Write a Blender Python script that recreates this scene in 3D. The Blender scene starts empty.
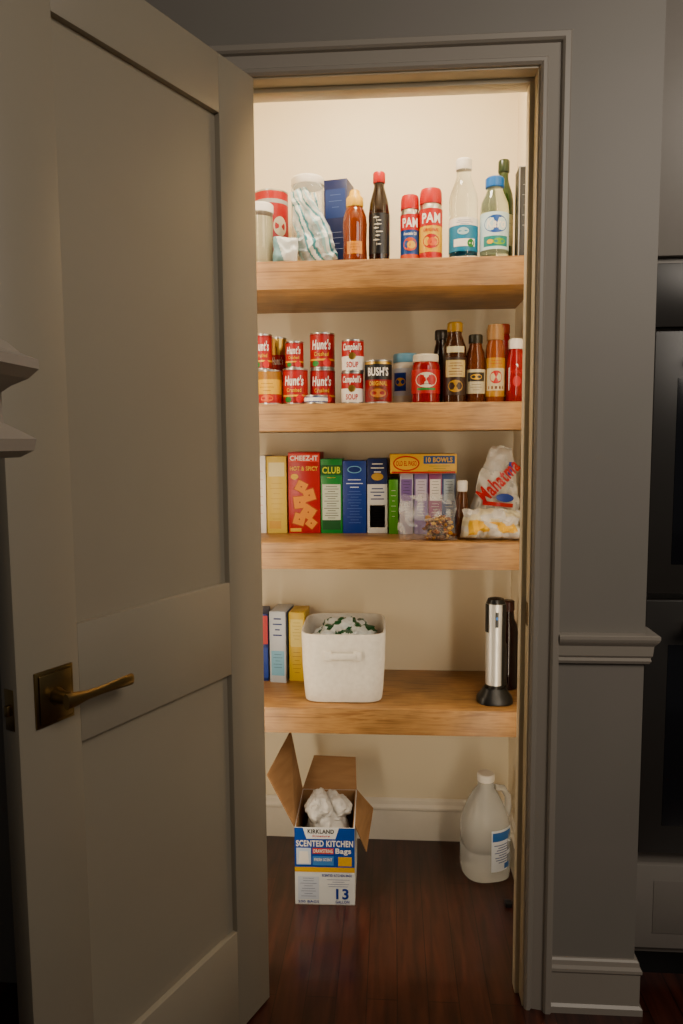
import bpy, bmesh, math, random
from mathutils import Vector, Matrix, noise
random.seed(4)
SC=bpy.context.scene
COL=bpy.context.collection
# ------------------------------------------------------------------ materials
def lin(h):
    h=h.lstrip('#'); c=[int(h[i:i+2],16)/255 for i in (0,2,4)]
    return tuple(((x+.055)/1.055)**2.4 if x>.04045 else x/12.92 for x in c)+(1,)
def sat(c,k=1.25):
    l=.3*c[0]+.59*c[1]+.11*c[2]
    return tuple(min(1,max(.001,l+(x-l)*k)) for x in c[:3])+(1,)
_mc={}
def M(hexc,rough=.45,metal=0,trans=0,ior=1.45,noise_amt=.04,coat=0):
    key=(hexc,rough,metal,trans,ior,noise_amt,coat)
    if key in _mc: return _mc[key]
    m=bpy.data.materials.new('mat_'+hexc.strip('#')); m.use_nodes=True
    nt=m.node_tree; b=nt.nodes['Principled BSDF']
    c=lin(hexc)
    if metal==0 and trans==0:
        c=sat(c)
        if max(c[:3])-min(c[:3])>.25: c=tuple(x*.66 for x in c[:3])+(1,)
        elif max(c[:3])>.5: c=tuple(x*.86 for x in c[:3])+(1,)
    b.inputs['Base Color'].default_value=c
    b.inputs['Roughness'].default_value=rough; b.inputs['Metallic'].default_value=metal
    b.inputs['Transmission Weight'].default_value=trans; b.inputs['IOR'].default_value=ior
    b.inputs['Coat Weight'].default_value=coat
    if noise_amt and not trans:
        tc=nt.nodes.new('ShaderNodeTexCoord'); n=nt.nodes.new('ShaderNodeTexNoise'); n.inputs['Scale'].default_value=30
        mx=nt.nodes.new('ShaderNodeMix'); mx.data_type='RGBA'
        mx.inputs[6].default_value=tuple(x*(1-noise_amt) for x in c[:3])+(1,)
        mx.inputs[7].default_value=tuple(min(1,x*(1+noise_amt)) for x in c[:3])+(1,)
        nt.links.new(tc.outputs['Object'],n.inputs['Vector']); nt.links.new(n.outputs['Fac'],mx.inputs[0]); nt.links.new(mx.outputs[2],b.inputs['Base Color'])
    _mc[key]=m; return m
def film(name,hexc,fac,rough=.15,edge=.5):
    m=bpy.data.materials.new(name); m.use_nodes=True; nt=m.node_tree; b=nt.nodes['Principled BSDF']
    b.inputs['Base Color'].default_value=lin(hexc); b.inputs['Roughness'].default_value=rough
    t=nt.nodes.new('ShaderNodeBsdfTransparent'); mx=nt.nodes.new('ShaderNodeMixShader')
    lw=nt.nodes.new('ShaderNodeLayerWeight'); lw.inputs['Blend'].default_value=.35
    ma=nt.nodes.new('ShaderNodeMath'); ma.operation='MULTIPLY_ADD'; ma.inputs[1].default_value=edge; ma.inputs[2].default_value=fac
    ma.use_clamp=True
    nt.links.new(lw.outputs['Facing'],ma.inputs[0]); nt.links.new(ma.outputs[0],mx.inputs[0])
    nt.links.new(t.outputs[0],mx.inputs[1]); nt.links.new(b.outputs[0],mx.inputs[2]); nt.links.new(mx.outputs[0],nt.nodes['Material Output'].inputs[0])
    return m
def ramp_mat(name,stops,scale3,nscale=4,detail=6,rough=.4,distort=0.3,bump=0,second=None,coat=0):
    m=bpy.data.materials.new(name); m.use_nodes=True; nt=m.node_tree; b=nt.nodes['Principled BSDF']
    tc=nt.nodes.new('ShaderNodeTexCoord'); mp=nt.nodes.new('ShaderNodeMapping'); mp.inputs['Scale'].default_value=scale3
    n=nt.nodes.new('ShaderNodeTexNoise'); n.inputs['Scale'].default_value=nscale; n.inputs['Detail'].default_value=detail; n.inputs['Distortion'].default_value=distort
    r=nt.nodes.new('ShaderNodeValToRGB'); cr=r.color_ramp
    cr.elements[0].position=stops[0][0]; cr.elements[0].color=lin(stops[0][1]); cr.elements[1].position=stops[-1][0]; cr.elements[1].color=lin(stops[-1][1])
    for p,c in stops[1:-1]:
        e=cr.elements.new(p); e.color=lin(c)
    nt.links.new(tc.outputs['Object'],mp.inputs[0]); nt.links.new(mp.outputs[0],n.inputs['Vector']); nt.links.new(n.outputs['Fac'],r.inputs[0])
    out=r.outputs[0]
    if second:
        n2=nt.nodes.new('ShaderNodeTexNoise'); n2.inputs['Scale'].default_value=second[0]; n2.inputs['Detail'].default_value=3
        nt.links.new(tc.outputs['Object'],n2.inputs['Vector'])
        mr=nt.nodes.new('ShaderNodeMapRange'); mr.inputs[1].default_value=.3; mr.inputs[2].default_value=.7; mr.inputs[3].default_value=second[1]; mr.inputs[4].default_value=second[2]
        nt.links.new(n2.outputs['Fac'],mr.inputs[0])
        mx=nt.nodes.new('ShaderNodeMix'); mx.data_type='RGBA'; mx.blend_type='MULTIPLY'; mx.inputs[0].default_value=1
        nt.links.new(out,mx.inputs[6]); nt.links.new(mr.outputs[0],mx.inputs[7]); out=mx.outputs[2]
    nt.links.new(out,b.inputs['Base Color'])
    b.inputs['Roughness'].default_value=rough; b.inputs['Coat Weight'].default_value=coat
    if bump:
        bp=nt.nodes.new('ShaderNodeBump'); bp.inputs['Strength'].default_value=bump; bp.inputs['Distance'].default_value=.002
        nt.links.new(n.outputs['Fac'],bp.inputs['Height']); nt.links.new(bp.outputs[0],b.inputs['Normal'])
    return m,nt,b
WALLP,_,_=ramp_mat('kitchen_wall_paint',[(.3,'#7d7870'),(.7,'#827c74')],(1,1,1),3,rough=.5,bump=.05)
TRIMP,_,_=ramp_mat('taupe_trim_paint',[(.3,'#938b80'),(.7,'#978f84')],(1,1,1),3,rough=.38)
DOORP,_,_=ramp_mat('taupe_door_paint',[(.3,'#8c8372'),(.7,'#908776')],(1,1,1),3,rough=.42)
PANW,_,_=ramp_mat('cream_wall_paint',[(.3,'#e8dbbe'),(.7,'#ebdfc3')],(1,1,1),3,rough=.6)
WHITE_T=M('#f4eee2',.4)
SHELFW,_,_=ramp_mat('maple_shelf_wood',[(.25,'#68411d'),(.40,'#956a36'),(.52,'#a97d45'),(.62,'#8f6433'),(.8,'#774d24')],(1.0,10,16),3.2,10,rough=.45,distort=1.6,bump=.15,second=(6,.6,1.15))
# floor planks
FLOORM,nt,b=ramp_mat('dark_walnut_floor',[(.25,'#1f0d09'),(.5,'#3a1a11'),(.75,'#4d2518')],(14,1.2,1),3,8,rough=.3,distort=.5,second=(2.5,.6,1.2),coat=.2)
tc=nt.nodes.new('ShaderNodeTexCoord'); mp=nt.nodes.new('ShaderNodeMapping'); mp.inputs['Rotation'].default_value=(0,0,math.pi/2)
br=nt.nodes.new('ShaderNodeTexBrick'); br.inputs['Scale'].default_value=1; br.inputs['Brick Width'].default_value=1.1; br.inputs['Row Height'].default_value=.085
br.inputs['Mortar Size'].default_value=.0015; br.inputs['Color1'].default_value=(.75,.75,.75,1); br.inputs['Color2'].default_value=(1.15,1.1,1.1,1); br.inputs['Mortar'].default_value=(.25,.25,.25,1)
mx=nt.nodes.new('ShaderNodeMix'); mx.data_type='RGBA'; mx.blend_type='MULTIPLY'; mx.inputs[0].default_value=1
src=b.inputs['Base Color'].links[0].from_socket
nt.links.new(tc.outputs['Object'],mp.inputs[0]); nt.links.new(mp.outputs[0],br.inputs['Vector']); nt.links.new(src,mx.inputs[6]); nt.links.new(br.outputs['Color'],mx.inputs[7]); nt.links.new(mx.outputs[2],b.inputs['Base Color'])
CARD,_,_=ramp_mat('brown_cardboard',[(.3,'#866038'),(.7,'#977046')],(1,1,6),8,rough=.8)
BRASS=M('#857048',.32,1); STEEL=M('#c9c9c6',.3,.75); TIN=M('#bdbdb8',.3,1); GOLD=M('#c8a24a',.3,1)
BLACK=M('#0c0c0d',.35); BLACKG=M('#050506',.08)
GLASS=M('#f4fbfa',.03,0,1,1.35); DARKB=M('#160904',.12)
# ------------------------------------------------------------------ mesh builder
_txt={}
def text_mesh(s,bold,shear):
    k=(s,bold,shear)
    if k in _txt: return _txt[k]
    cu=bpy.data.curves.new('tmp','FONT'); cu.body=s; cu.size=1; cu.offset=bold; cu.shear=shear; cu.resolution_u=3; cu.space_character=1.08
    o=bpy.data.objects.new('tmp',cu); COL.objects.link(o); bpy.context.view_layer.update()
    me=o.evaluated_get(bpy.context.evaluated_depsgraph_get()).to_mesh()
    vs=[(v.co.x,v.co.y) for v in me.vertices]; fs=[tuple(p.vertices) for p in me.polygons]
    bpy.data.objects.remove(o); bpy.data.curves.remove(cu)
    x0=min(v[0] for v in vs);x1=max(v[0] for v in vs);y0=min(v[1] for v in vs);y1=max(v[1] for v in vs)
    vs=[((x-x0)/(x1-x0)-.5,(y-y0)/(y1-y0)-.5) for x,y in vs]
    _txt[k]=(vs,fs); return _txt[k]
class P:
    def __init__(s): s.bm=bmesh.new(); s.mats=[]
    def mi(s,m):
        if m not in s.mats: s.mats.append(m)
        return s.mats.index(m)
    def f(s,vs,m,smooth=False):
        try: fc=s.bm.faces.new(vs)
        except ValueError: return None
        fc.material_index=s.mi(m); fc.smooth=smooth; return fc
    def box(s,x0,x1,y0,y1,z0,z1,m,bev=0,mtx=None,seg=2):
        r=bmesh.ops.create_cube(s.bm,size=1)['verts']
        for v in r: v.co=Vector(((x0+x1)/2+v.co.x*(x1-x0),(y0+y1)/2+v.co.y*(y1-y0),(z0+z1)/2+v.co.z*(z1-z0)))
        fs=set(f for v in r for f in v.link_faces)
        for f in fs: f.material_index=s.mi(m)
        if bev:
            es=list(set(e for v in r for e in v.link_edges))
            rr=bmesh.ops.bevel(s.bm,geom=es,offset=bev,segments=seg,profile=.5,affect='EDGES')
            for f in rr['faces']: f.material_index=s.mi(m)
            r=list(set(v for f in rr['faces'] for v in f.verts)|set(v for v in r if v.is_valid))
        if mtx:
            for v in r: v.co=mtx@v.co
        return r
    def lathe(s,prof,seg=32,sx=1,sy=1,n=2.0,cx=0,cy=0):
        rings=[]
        for p in prof:
            r,z=p[0],p[1]
            if r<1e-6: rings.append([s.bm.verts.new((cx,cy,z))]); continue
            ring=[]
            for i in range(seg):
                a=2*math.pi*i/seg; c,d=math.cos(a),math.sin(a)
                k=(abs(c)**n+abs(d)**n)**(-1/n)
                ring.append(s.bm.verts.new((cx+r*sx*c*k,cy+r*sy*d*k,z)))
            rings.append(ring)
        for j in range(len(rings)-1):
            A,B=rings[j],rings[j+1]; m=prof[j][2]
            if len(A)==1 and len(B)==1: continue
            for i in range(seg):
                i2=(i+1)%seg
                if len(A)==1: s.f((A[0],B[i2],B[i]),m,True)
                elif len(B)==1: s.f((A[i],A[i2],B[0]),m,True)
                else: s.f((A[i],A[i2],B[i2],B[i]),m,True)
    def patch(s,fn,u0,u1,v0,v1,m,o=.0005,nu=1,nv=1):
        g=[[s.bm.verts.new(fn(u0+(u1-u0)*i/nu,v0+(v1-v0)*j/nv,o)) for i in range(nu+1)] for j in range(nv+1)]
        for j in range(nv):
            for i in range(nu): s.f((g[j][i],g[j][i+1],g[j+1][i+1],g[j+1][i]),m,nu>1)
    def oval(s,fn,u,v,a,b,m,o=.0008,seg=24):
        c=s.bm.verts.new(fn(u,v,o)); ring=[s.bm.verts.new(fn(u+a*math.cos(2*math.pi*i/seg),v+b*math.sin(2*math.pi*i/seg),o)) for i in range(seg)]
        for i in range(seg): s.f((c,ring[i],ring[(i+1)%seg]),m)
    def poly(s,fn,pts,m,o=.0008): s.f([s.bm.verts.new(fn(u,v,o)) for u,v in pts],m)
    def text(s,fn,t,u,v,w,h,m,o=.0011,bold=.02,shear=0,rot=0):
        bold=min(bold,.028)
        vs,fs=text_mesh(t,bold,shear); c,d=math.cos(rot),math.sin(rot)
        vv=[]
        for x,y in vs:
            X,Y=x*w,y*h
            vv.append(s.bm.verts.new(fn(u+X*c-Y*d,v+X*d+Y*c,o)))
        for f in fs: s.f([vv[i] for i in f],m)
    def tube(s,pts,rad,m,seg=10):
        rings=[]
        for i,p in enumerate(pts):
            p=Vector(p); a=Vector(pts[max(0,i-1)]); b=Vector(pts[min(len(pts)-1,i+1)]); t=(b-a).normalized()
            u=t.cross(Vector((0,0,1)) if abs(t.z)<.9 else Vector((1,0,0))).normalized(); w=t.cross(u)
            r=rad[i] if isinstance(rad,(list,tuple)) else rad
            rings.append([s.bm.verts.new(p+u*r*math.cos(2*math.pi*k/seg)+w*r*math.sin(2*math.pi*k/seg)) for k in range(seg)])
        for j in range(len(rings)-1):
            for k in range(seg): s.f((rings[j][k],rings[j][(k+1)%seg],rings[j+1][(k+1)%seg],rings[j+1][k]),m,True)
        s.f(rings[0],m); s.f(rings[-1][::-1],m)
    def pouch(s,w,h,t,mfn,seed=0,n=18,crump=.006,bottom_heavy=.0,top_narrow=0,lift=0,lean=0):
        def pt(i,j,sgn):
            u=-1+2*i/n; v=j/n
            prof=max(0,1-abs(u)**3)*max(0,1-abs(2*v-1)**4)
            prof*=1+bottom_heavy*(.5-v)
            x=u*w/2*(1-top_narrow*v**2)+lean*v*v; z=v*h; y=sgn*t/2*prof**.6
            nn=noise.noise_vector(Vector((x*18+seed,z*18,sgn*2+seed)))+.5*noise.noise_vector(Vector((x*45+seed,z*45,sgn)))
            ridge=abs(noise.noise(Vector((x*30+seed,z*30,seed))))*crump*1.5
            if 0<i<n and 0<j<n: y+=nn.y*crump*2-sgn*ridge
            x+=nn.x*crump*.8; z+=(nn.z*crump if j>0 else 0)
            return Vector((x,y,max(z,.0)+lift))
        F=[[s.bm.verts.new(pt(i,j,-1)) for i in range(n+1)] for j in range(n+1)]
        Bk=[[F[j][i] if i in(0,n) or j in(0,n) else s.bm.verts.new(pt(i,j,1)) for i in range(n+1)] for j in range(n+1)]
        for j in range(n):
            for i in range(n):
                m=mfn(-1+2*(i+.5)/n,(j+.5)/n)
                s.f((F[j][i],F[j][i+1],F[j+1][i+1],F[j+1][i]),m,True); s.f((Bk[j][i],Bk[j+1][i],Bk[j+1][i+1],Bk[j][i+1]),m,True)
    def blob(s,c,rx,ry,rz,m,seed=0,amp=.25,fr=3,sub=4,mfn=None):
        r=bmesh.ops.create_icosphere(s.bm,subdivisions=sub,radius=1)['verts']
        fs=set(f for v in r for f in v.link_faces)
        for f in fs:
            f.material_index=s.mi(mfn(f.calc_center_median()) if mfn else m); f.smooth=True
        for v in r:
            k=1+amp*noise.noise(v.co*fr+Vector((seed,seed,0)))+amp*.6*abs(noise.noise(v.co*fr*2.3+Vector((0,seed,1))))
            v.co=Vector((c[0]+v.co.x*rx*k,c[1]+v.co.y*ry*k,c[2]+v.co.z*rz*k))
    def sweep(s,st,prof,m,vert=False):
        R=[[s.bm.verts.new((x+nx*o,y+ny*o,z)) for o,z in prof] for x,y,nx,ny in st]
        for a,b in zip(R[:-1],R[1:]):
            for i in range(len(prof)-1): s.f((a[i],b[i],b[i+1],a[i+1]),m)
        s.f(R[0],m); s.f(R[-1][::-1],m)
    def make(s,name,parent=None,loc=(0,0,0),rot=(0,0,0),fixn=True,sharp=.6):
        if fixn: bmesh.ops.recalc_face_normals(s.bm,faces=[f for f in s.bm.faces if len(f.edges)>0 and any(len(e.link_faces)>1 for e in f.edges)])
        me=bpy.data.meshes.new(name); s.bm.to_mesh(me); s.bm.free()
        for m in s.mats: me.materials.append(m)
        try: me.set_sharp_from_angle(angle=sharp)
        except Exception: pass
        o=bpy.data.objects.new(name,me); COL.objects.link(o); o.location=loc; o.rotation_euler=rot
        if parent: o.parent=parent
        return o
def tag(o,label,cat,group=None):
    o['label']=label; o['category']=cat
    if group: o['group']=group
    return o
def empty(name,loc,rz=0,rx=0,ry=0,sz=1):
    o=bpy.data.objects.new(name,None); o.empty_display_size=.03; COL.objects.link(o); o.location=loc; o.rotation_euler=(rx,ry,rz); o.scale=(1,1,sz); return o
def struct(o): o['kind']='structure'; return o
flat=lambda yf:(lambda u,v,o:Vector((u,yf-o,v)))
def cyl(r,sy=1): return lambda u,v,o:Vector(((r+o)*math.sin(u/r),-(r+o)*math.cos(u/r)*sy,v))
# ------------------------------------------------------------------ key dimensions
W=.735;H=2.44;YF=.418;YB=.837;XR=.09;XL=-1.0;XC=.296;CEIL=2.9
Z1,Z2,Z3,Z4=2.101,1.663,1.221,.674; TH=.086
# structure
p=P(); p.box(-3.2,2.4,-3.4,1.0,-.05,0,FLOORM); struct(p.make('floor'))
p=P(); p.box(-2.6,-W-.018,0,.12,0,CEIL,WALLP); p.box(.018,XC,0,.12,0,CEIL,WALLP); p.box(-W-.018,.018,0,.12,H+.018,CEIL,WALLP); o=struct(p.make('wall_front'))
p=P(); p.box(XL-.1,XR+.1,YB,YB+.1,0,CEIL,PANW); struct(p.make('wall_back'))
p=P(); p.box(XL-.1,XL,.125,YB,0,CEIL,PANW); struct(p.make('wall_left'))
p=P(); p.box(XR,XR+.1,.125,YB,0,CEIL,PANW); struct(p.make('wall_right'))
p=P(); p.box(XL,-W-.018,.12,.125,0,CEIL,PANW); p.box(.018,XR,.12,.125,0,CEIL,PANW); p.box(-W-.018,.018,.12,.125,H+.018,CEIL,PANW); struct(p.make('wall_inner_face'))
p=P(); p.box(XL-.1,XR+.1,.0,YB+.1,CEIL,CEIL+.05,PANW); struct(p.make('ceiling'))
# jambs with stops
JAMB=M('#f2e8d0',.4)
p=P()
p.box(0,.018,-.001,.125,0,H+.018,JAMB,.001); p.box(-W-.018,-W,-.001,.125,0,H+.018,JAMB,.001); p.box(-W,0,-.001,.125,H,H+.018,JAMB,.001)
p.box(-.012,0,.046,.085,0,H-.012,JAMB,.001); p.box(-W,-W+.012,.046,.085,0,H-.012,JAMB,.001); p.box(-W,0,.046,.085,H-.012,H,JAMB,.001)
p.box(-.0015,0,.012,.036,1.06,1.12,BRASS,.0005)
struct(p.make('trim_1'))
# casing
def casing(yface,sgn,m,name):
    p=P(); prof=[(.004,0),(.004,.009),(.010,.015),(.018,.015),(.023,.008),(.050,.013),(.053,.021),(.058,.026),(.070,.026),(.074,.021),(.074,0)]
    st=[(-W,0,-1,0),(-W,H,-1,1),(0,H,1,1),(0,0,1,0)]
    R=[[p.bm.verts.new((x+nx*o,yface+sgn*d,z+nz*o)) for o,d in prof] for x,z,nx,nz in st]
    for a,b in zip(R[:-1],R[1:]):
        for i in range(len(prof)-1): p.f((a[i],b[i],b[i+1],a[i+1]),m)
    p.f(R[0],m); p.f(R[-1],m)
    return struct(p.make(name,sharp=.3))
casing(0,-1,TRIMP,'trim_2')
# chair rail + baseboard on the kitchen wall
p=P(); zr=1.046
prof=[(0,zr-.078),(.010,zr-.078),(.014,zr-.070),(.012,zr-.062),(.016,zr-.056),(.018,zr-.030),(.024,zr-.022),(.028,zr-.016),(.030,zr-.010),(.030,zr-.002),(.026,zr),(0,zr)]
p.sweep([(.074,0,0,-1),(XC,0,1,-1),(XC,.085,1,0)],prof,TRIMP); struct(p.make('trim_3',sharp=.3))
BBP=[(0,0),(.020,0),(.020,.018),(.013,.024),(.013,.112),(.017,.118),(.017,.126),(.012,.134),(.010,.146),(.005,.15),(0,.15)]
p=P(); p.sweep([(.074,0,0,-1),(XC,0,1,-1),(XC,.085,1,0)],BBP,TRIMP); struct(p.make('baseboard_front',sharp=.3))
BBI=[(0,0),(.016,0),(.016,.118),(.020,.124),(.020,.132),(.012,.142),(.010,.156),(.004,.163),(0,.163)]
p=P(); p.sweep([(XL,YB,0,-1),(XR,YB,0,-1)],BBI,WHITE_T); struct(p.make('baseboard_back',sharp=.3))
p=P(); p.sweep([(XR,YB-.02,-1,0),(XR,.125,-1,0)],BBI,WHITE_T); struct(p.make('baseboard_right',sharp=.3))
p=P(); p.sweep([(XL,YB-.02,1,0),(XL,.125,1,0)],BBI,WHITE_T); struct(p.make('baseboard_left',sharp=.3))
# near pilaster with stepped moulding
NEARW=M('#867f77',.4)
p=P(); p.box(-1.25,-.775,-1.40,-1.27,0,CEIL,WALLP); struct(p.make('wall_pilaster'))
p=P(); px,py=-.765,-1.40
prof=[(0,1.532),(.085,1.532),(.098,1.538),(.101,1.548),(.085,1.556),(.072,1.562),(.070,1.588),(.080,1.594),(.096,1.600),(.106,1.608),(.106,1.616),(.090,1.622),(.078,1.632),(.05,1.645),(0,1.65)]
p.sweep([(-1.25,py,0,-1),(px,py,1,-1),(px,py+.13,1,0)],prof,NEARW); struct(p.make('trim_4',sharp=.3))
# ------------------------------------------------------------------ door
PHI=math.radians(25.6); DW=.738; th=-(math.pi/2+PHI)
droot=empty('door_1',(-.694,-.02,0),th); droot['kind']='structure'
p=P(); T=.044
for a in ((0,.136,.008,2.435),(.602,DW,.008,2.435),(.136,.602,2.303,2.435),(.136,.602,.968,1.200),(.136,.602,.008,.286)):
    p.box(a[0],a[1],-T,0,a[2],a[3],DOORP,.0012)
p.box(.13,.608,-.031,-.015,.28,.975,DOORP); p.box(.13,.608,-.031,-.015,1.195,2.31,DOORP)
p.make('slab',droot)
p=P(); p.box(DW-.0005,DW+.001,-.034,-.010,1.035,1.11,BRASS,.0004); p.box(DW,DW+.009,-.027,-.017,1.062,1.082,BRASS,.002); p.make('latch',droot)
hx,hz=.662,1.080
hr=empty('handle',(hx,0,hz)); hr.parent=droot
p=P(); p.box(-.042,.042,0,.005,-.052,.052,BRASS,.0015); p.box(-.036,.036,.005,.009,-.046,.046,BRASS,.003); p.make('rosette',hr)
p=P(); p.tube([(0,.008,0),(0,.020,0),(0,.034,0),(0,.054,0)],[.017,.013,.012,.013],BRASS,16)
L=[(.015,.015,.009),(-.006,.014,.009),(-.03,.0095,.007),(-.07,.0085,.006),(-.115,.0105,.0052),(-.143,.012,.004),(-.148,.010,.003)]
R=[]
for k,(x,hh,tt) in enumerate(L):
    zz=-.004*(k/6)
    R.append([p.bm.verts.new((x,.052+tt*math.cos(2*math.pi*i/12),zz+hh*math.sin(2*math.pi*i/12))) for i in range(12)])
for a,bq in zip(R[:-1],R[1:]):
    for i in range(12): p.f((a[i],a[(i+1)%12],bq[(i+1)%12],bq[i]),BRASS,True)
p.f(R[0],BRASS); p.f(R[-1][::-1],BRASS); p.make('lever',hr)
for z in (.25,1.2,2.2):
    p=P(); p.tube([(-.004,-.046,z-.045),(-.004,-.046,z+.045)],.006,BRASS,12); p.make('hinge',droot)
# ------------------------------------------------------------------ oven cabinet
cab=tag(empty('oven_cabinet',(.32,.09,0)),'tall grey built-in cabinet with two stacked black glass ovens','cabinet')
CABP=M('#86817b',.4); OVB=M('#2f2d2b',.3)
p=P(); p.box(0,.78,.06,.60,.0,.10,BLACK); p.box(-.006,.78,.012,.60,.10,CEIL-.002,CABP,.001); p.make('carcass',cab)
p=P(); p.box(.0,.768,-.008,.012,.125,.369,CABP,.002); p.box(.05,.72,-.010,-.008,.17,.325,M('#7d7872',.4),.001); dr=p.make('drawer',cab)
p=P(); p.box(.25,.53,-.040,-.028,.24,.252,STEEL,.003); p.box(.27,.282,-.03,-.006,.241,.251,STEEL); p.box(.498,.51,-.03,-.006,.241,.251,STEEL); p.make('handle',dr)
def oven(z0,z1):
    p=P(); p.box(.0,.772,-.022,.012,z0,z1,OVB,.003); p.box(.06,.69,-.0235,-.022,z0+.08,z1-.12,M('#15161a',.12),.0005); o=p.make('oven_door',cab)
    p=P(); p.tube([(.08,-.075,z1-.06),(.70,-.075,z1-.06)],.011,STEEL,12); p.box(.10,.12,-.075,-.02,z1-.068,z1-.052,STEEL); p.box(.66,.68,-.075,-.02,z1-.068,z1-.052,STEEL); p.make('handle',o)
oven(.413,1.118); oven(1.135,1.82)
p=P(); p.box(.0,.772,-.018,.012,1.83,1.99,OVB,.002); p.make('control_panel',cab)
p=P(); p.box(.0,.768,-.008,.012,2.01,2.80,CABP,.002); p.make('cabinet_door',cab)
# ------------------------------------------------------------------ shelves
for z,nm in ((Z1,'top'),(Z2,'second'),(Z3,'third'),(Z4,'lowest')):
    p=P(); p.box(-(XR-XL)/2,(XR-XL)/2,0,YB-YF,-TH,0,SHELFW,.002)
    tag(p.make('floating_shelf',None,((XR+XL)/2,YF,z)),'thick maple floating shelf spanning the pantry wall','shelf','thick maple pantry shelves')
# ------------------------------------------------------------------ product builders
def carton(name,x,yf,z,w,h,d,base,label,draw=None,side=None,rz=0,cat='box',ry=0,top=None,group=None):
    p=P(); p.box(-w/2,w/2,0,d,0,h,base,.0012)
    fn=flat(0)
    if draw: draw(p,fn,w,h)
    if side:
        sf=lambda u,v,o:Vector((-w/2-o,u,v)); p.patch(sf,.003,d-.003,.003,h-.003,side,.0004)
        sf=lambda u,v,o:Vector((w/2+o,u,v)); p.patch(sf,.003,d-.003,.003,h-.003,side,.0004)
    return tag(p.make(name,None,(x,yf,z),(0,ry,rz)),label,cat,group)
def can(name,x,y,z,r,h,draw,label,group='canned goods on the second shelf',rz=0,base=None):
    root=tag(empty(name,(x,y,z),rz),label,'can',group)
    p=P(); p.lathe([(0,.001,TIN),(r-.003,.001,TIN),(r-.003,0,TIN),(r,.001,TIN),(r,.004,TIN),(r-.001,.005,TIN),(r-.001,h-.005,TIN),(r,h-.004,TIN),(r,h-.001,TIN),(r-.002,h,TIN),(r-.004,h-.004,TIN),(r*.8,h-.004,TIN),(r*.78,h-.005,TIN),(0,h-.005,TIN)]); p.make('body',root)
    p=P(); R=r-.0004
    base=base or M('#b3161b',.35)
    p.lathe([(R,.006,base),(R,h-.006,base)]); draw(p,cyl(R),R,h); p.make('paper_label',root,fixn=False)
    return root
def band(p,fn,R,z0,z1,m,o=.0003,full=True):
    u=math.pi*R if full else R*1.2
    p.patch(fn,-u,u,z0,z1,m,o,32)
def bottle(name,x,y,z,prof,bodym,capprof,capm,label,cat='bottle',lab=None,sx=1,sy=1,n=2,rz=0,group='bottles and jars on the shelves',sz=1):
    root=tag(empty(name,(x,y,z),rz,sz=sz),label,cat,group)
    p=P(); p.lathe([(0,0,bodym)]+[(r,zz,bodym) for r,zz in prof]+[(0,prof[-1][1],bodym)],sx=sx,sy=sy,n=n); p.make('body',root)
    p=P()
    p.lathe([(0,capprof[0][1],capm)]+[(r,zz,capm) for r,zz in capprof]+[(0,capprof[-1][1],capm)],seg=28)
    p.make('cap',root)
    if lab:
        p=P(); lab(p); p.make('paper_label',root,fixn=False)
    return root
YEL=M('#f2c21a',.4); RED=M('#c0141a',.35); WHT=M('#f2eee6',.45); BLU=M('#123f9c',.4); NAVY=M('#142760',.4); GRN=M('#1d6b33',.4); ORG=M('#e2711d',.4); CREAM=M('#e6dbbd',.45); PUR=M('#6b3f8f',.4); PNK=M('#d8547c',.4); TEAL=M('#3f9aa8',.4); LBL=M('#8fc3e0',.4); GRAY=M('#9a9a98',.4); BRN=M('#5a2f14',.4)
INK=M('#22201f',.5)
def lines(p,fn,u,v,w,n,dv,m=INK,o=.0011,t=.0012):
    for i in range(n):
        ww=w*(.75+.25*math.sin(i*2.3+u*50)); p.patch(fn,u-ww/2,u+ww/2,v-i*dv-t/2,v-i*dv+t/2,m,o,4)
# ------------------------------------------------------------------ SHELF 1
z=Z1
root=tag(empty('canister',(-.770,.485,z)),'small clear canister of white flour with white lid','canister')
p=P(); p.lathe([(0,0,CREAM),(.034,0,CREAM),(.036,.005,CREAM),(.036,.150,CREAM),(0,.150,CREAM)]); p.make('flour',root)
p=P(); p.lathe([(.037,.0,GLASS),(.038,.004,GLASS),(.038,.165,GLASS)]); p.make('glass_wall',root)
p=P(); p.lathe([(0,.163,WHT),(.040,.163,WHT),(.041,.166,WHT),(.041,.187,WHT),(.037,.191,WHT),(0,.192,WHT)]); p.make('lid',root)
def d(p,fn,R,h):
    band(p,fn,R,h*.83,h*.88,GRAY); band(p,fn,R,h*.1,h*.3,M('#7d0f13',.4)); p.oval(fn,R*.7,h*.55,R*.45,h*.12,M('#e8dcc0',.4))
can('coffee_can',-.752,.59,z,.056,.258,d,'large red coffee can standing behind the canister',None)
root=tag(empty('canister',(-.640,.68,z)),'tall clear glass canister with white lid holding paper packets','canister')
GLF=film('clear_glass_wall','#dfe6e4',.10,.05,.6)
p=P(); p.lathe([(0,.001,GLF),(.052,.001,GLF),(.056,.006,GLF),(.056,.290,GLF),(.052,.303,GLF),(.049,.308,GLF)],n=2.6); p.make('glass_wall',root)
p=P(); p.lathe([(0,.306,WHT),(.054,.306,WHT),(.056,.309,WHT),(.056,.328,WHT),(.050,.335,WHT),(0,.337,WHT)]); p.make('lid',root)
p=P()
for i in range(7):
    a=i*.9; p.box(-.006,.006,-.018,.018,.01,.19+.02*math.sin(i),(TEAL if i%3==0 else CREAM),.001,Matrix.Translation((.024*math.cos(a),.024*math.sin(a),0))@Matrix.Rotation(a,4,'Z')@Matrix.Rotation(.06,4,'X'))
p.make('paper_packet',root)
CLR=film('clear_film','#e8f2f4',.28,.12)
PT=M('#4d8f9a',.35); PW=M('#d9dedb',.35)
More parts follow.
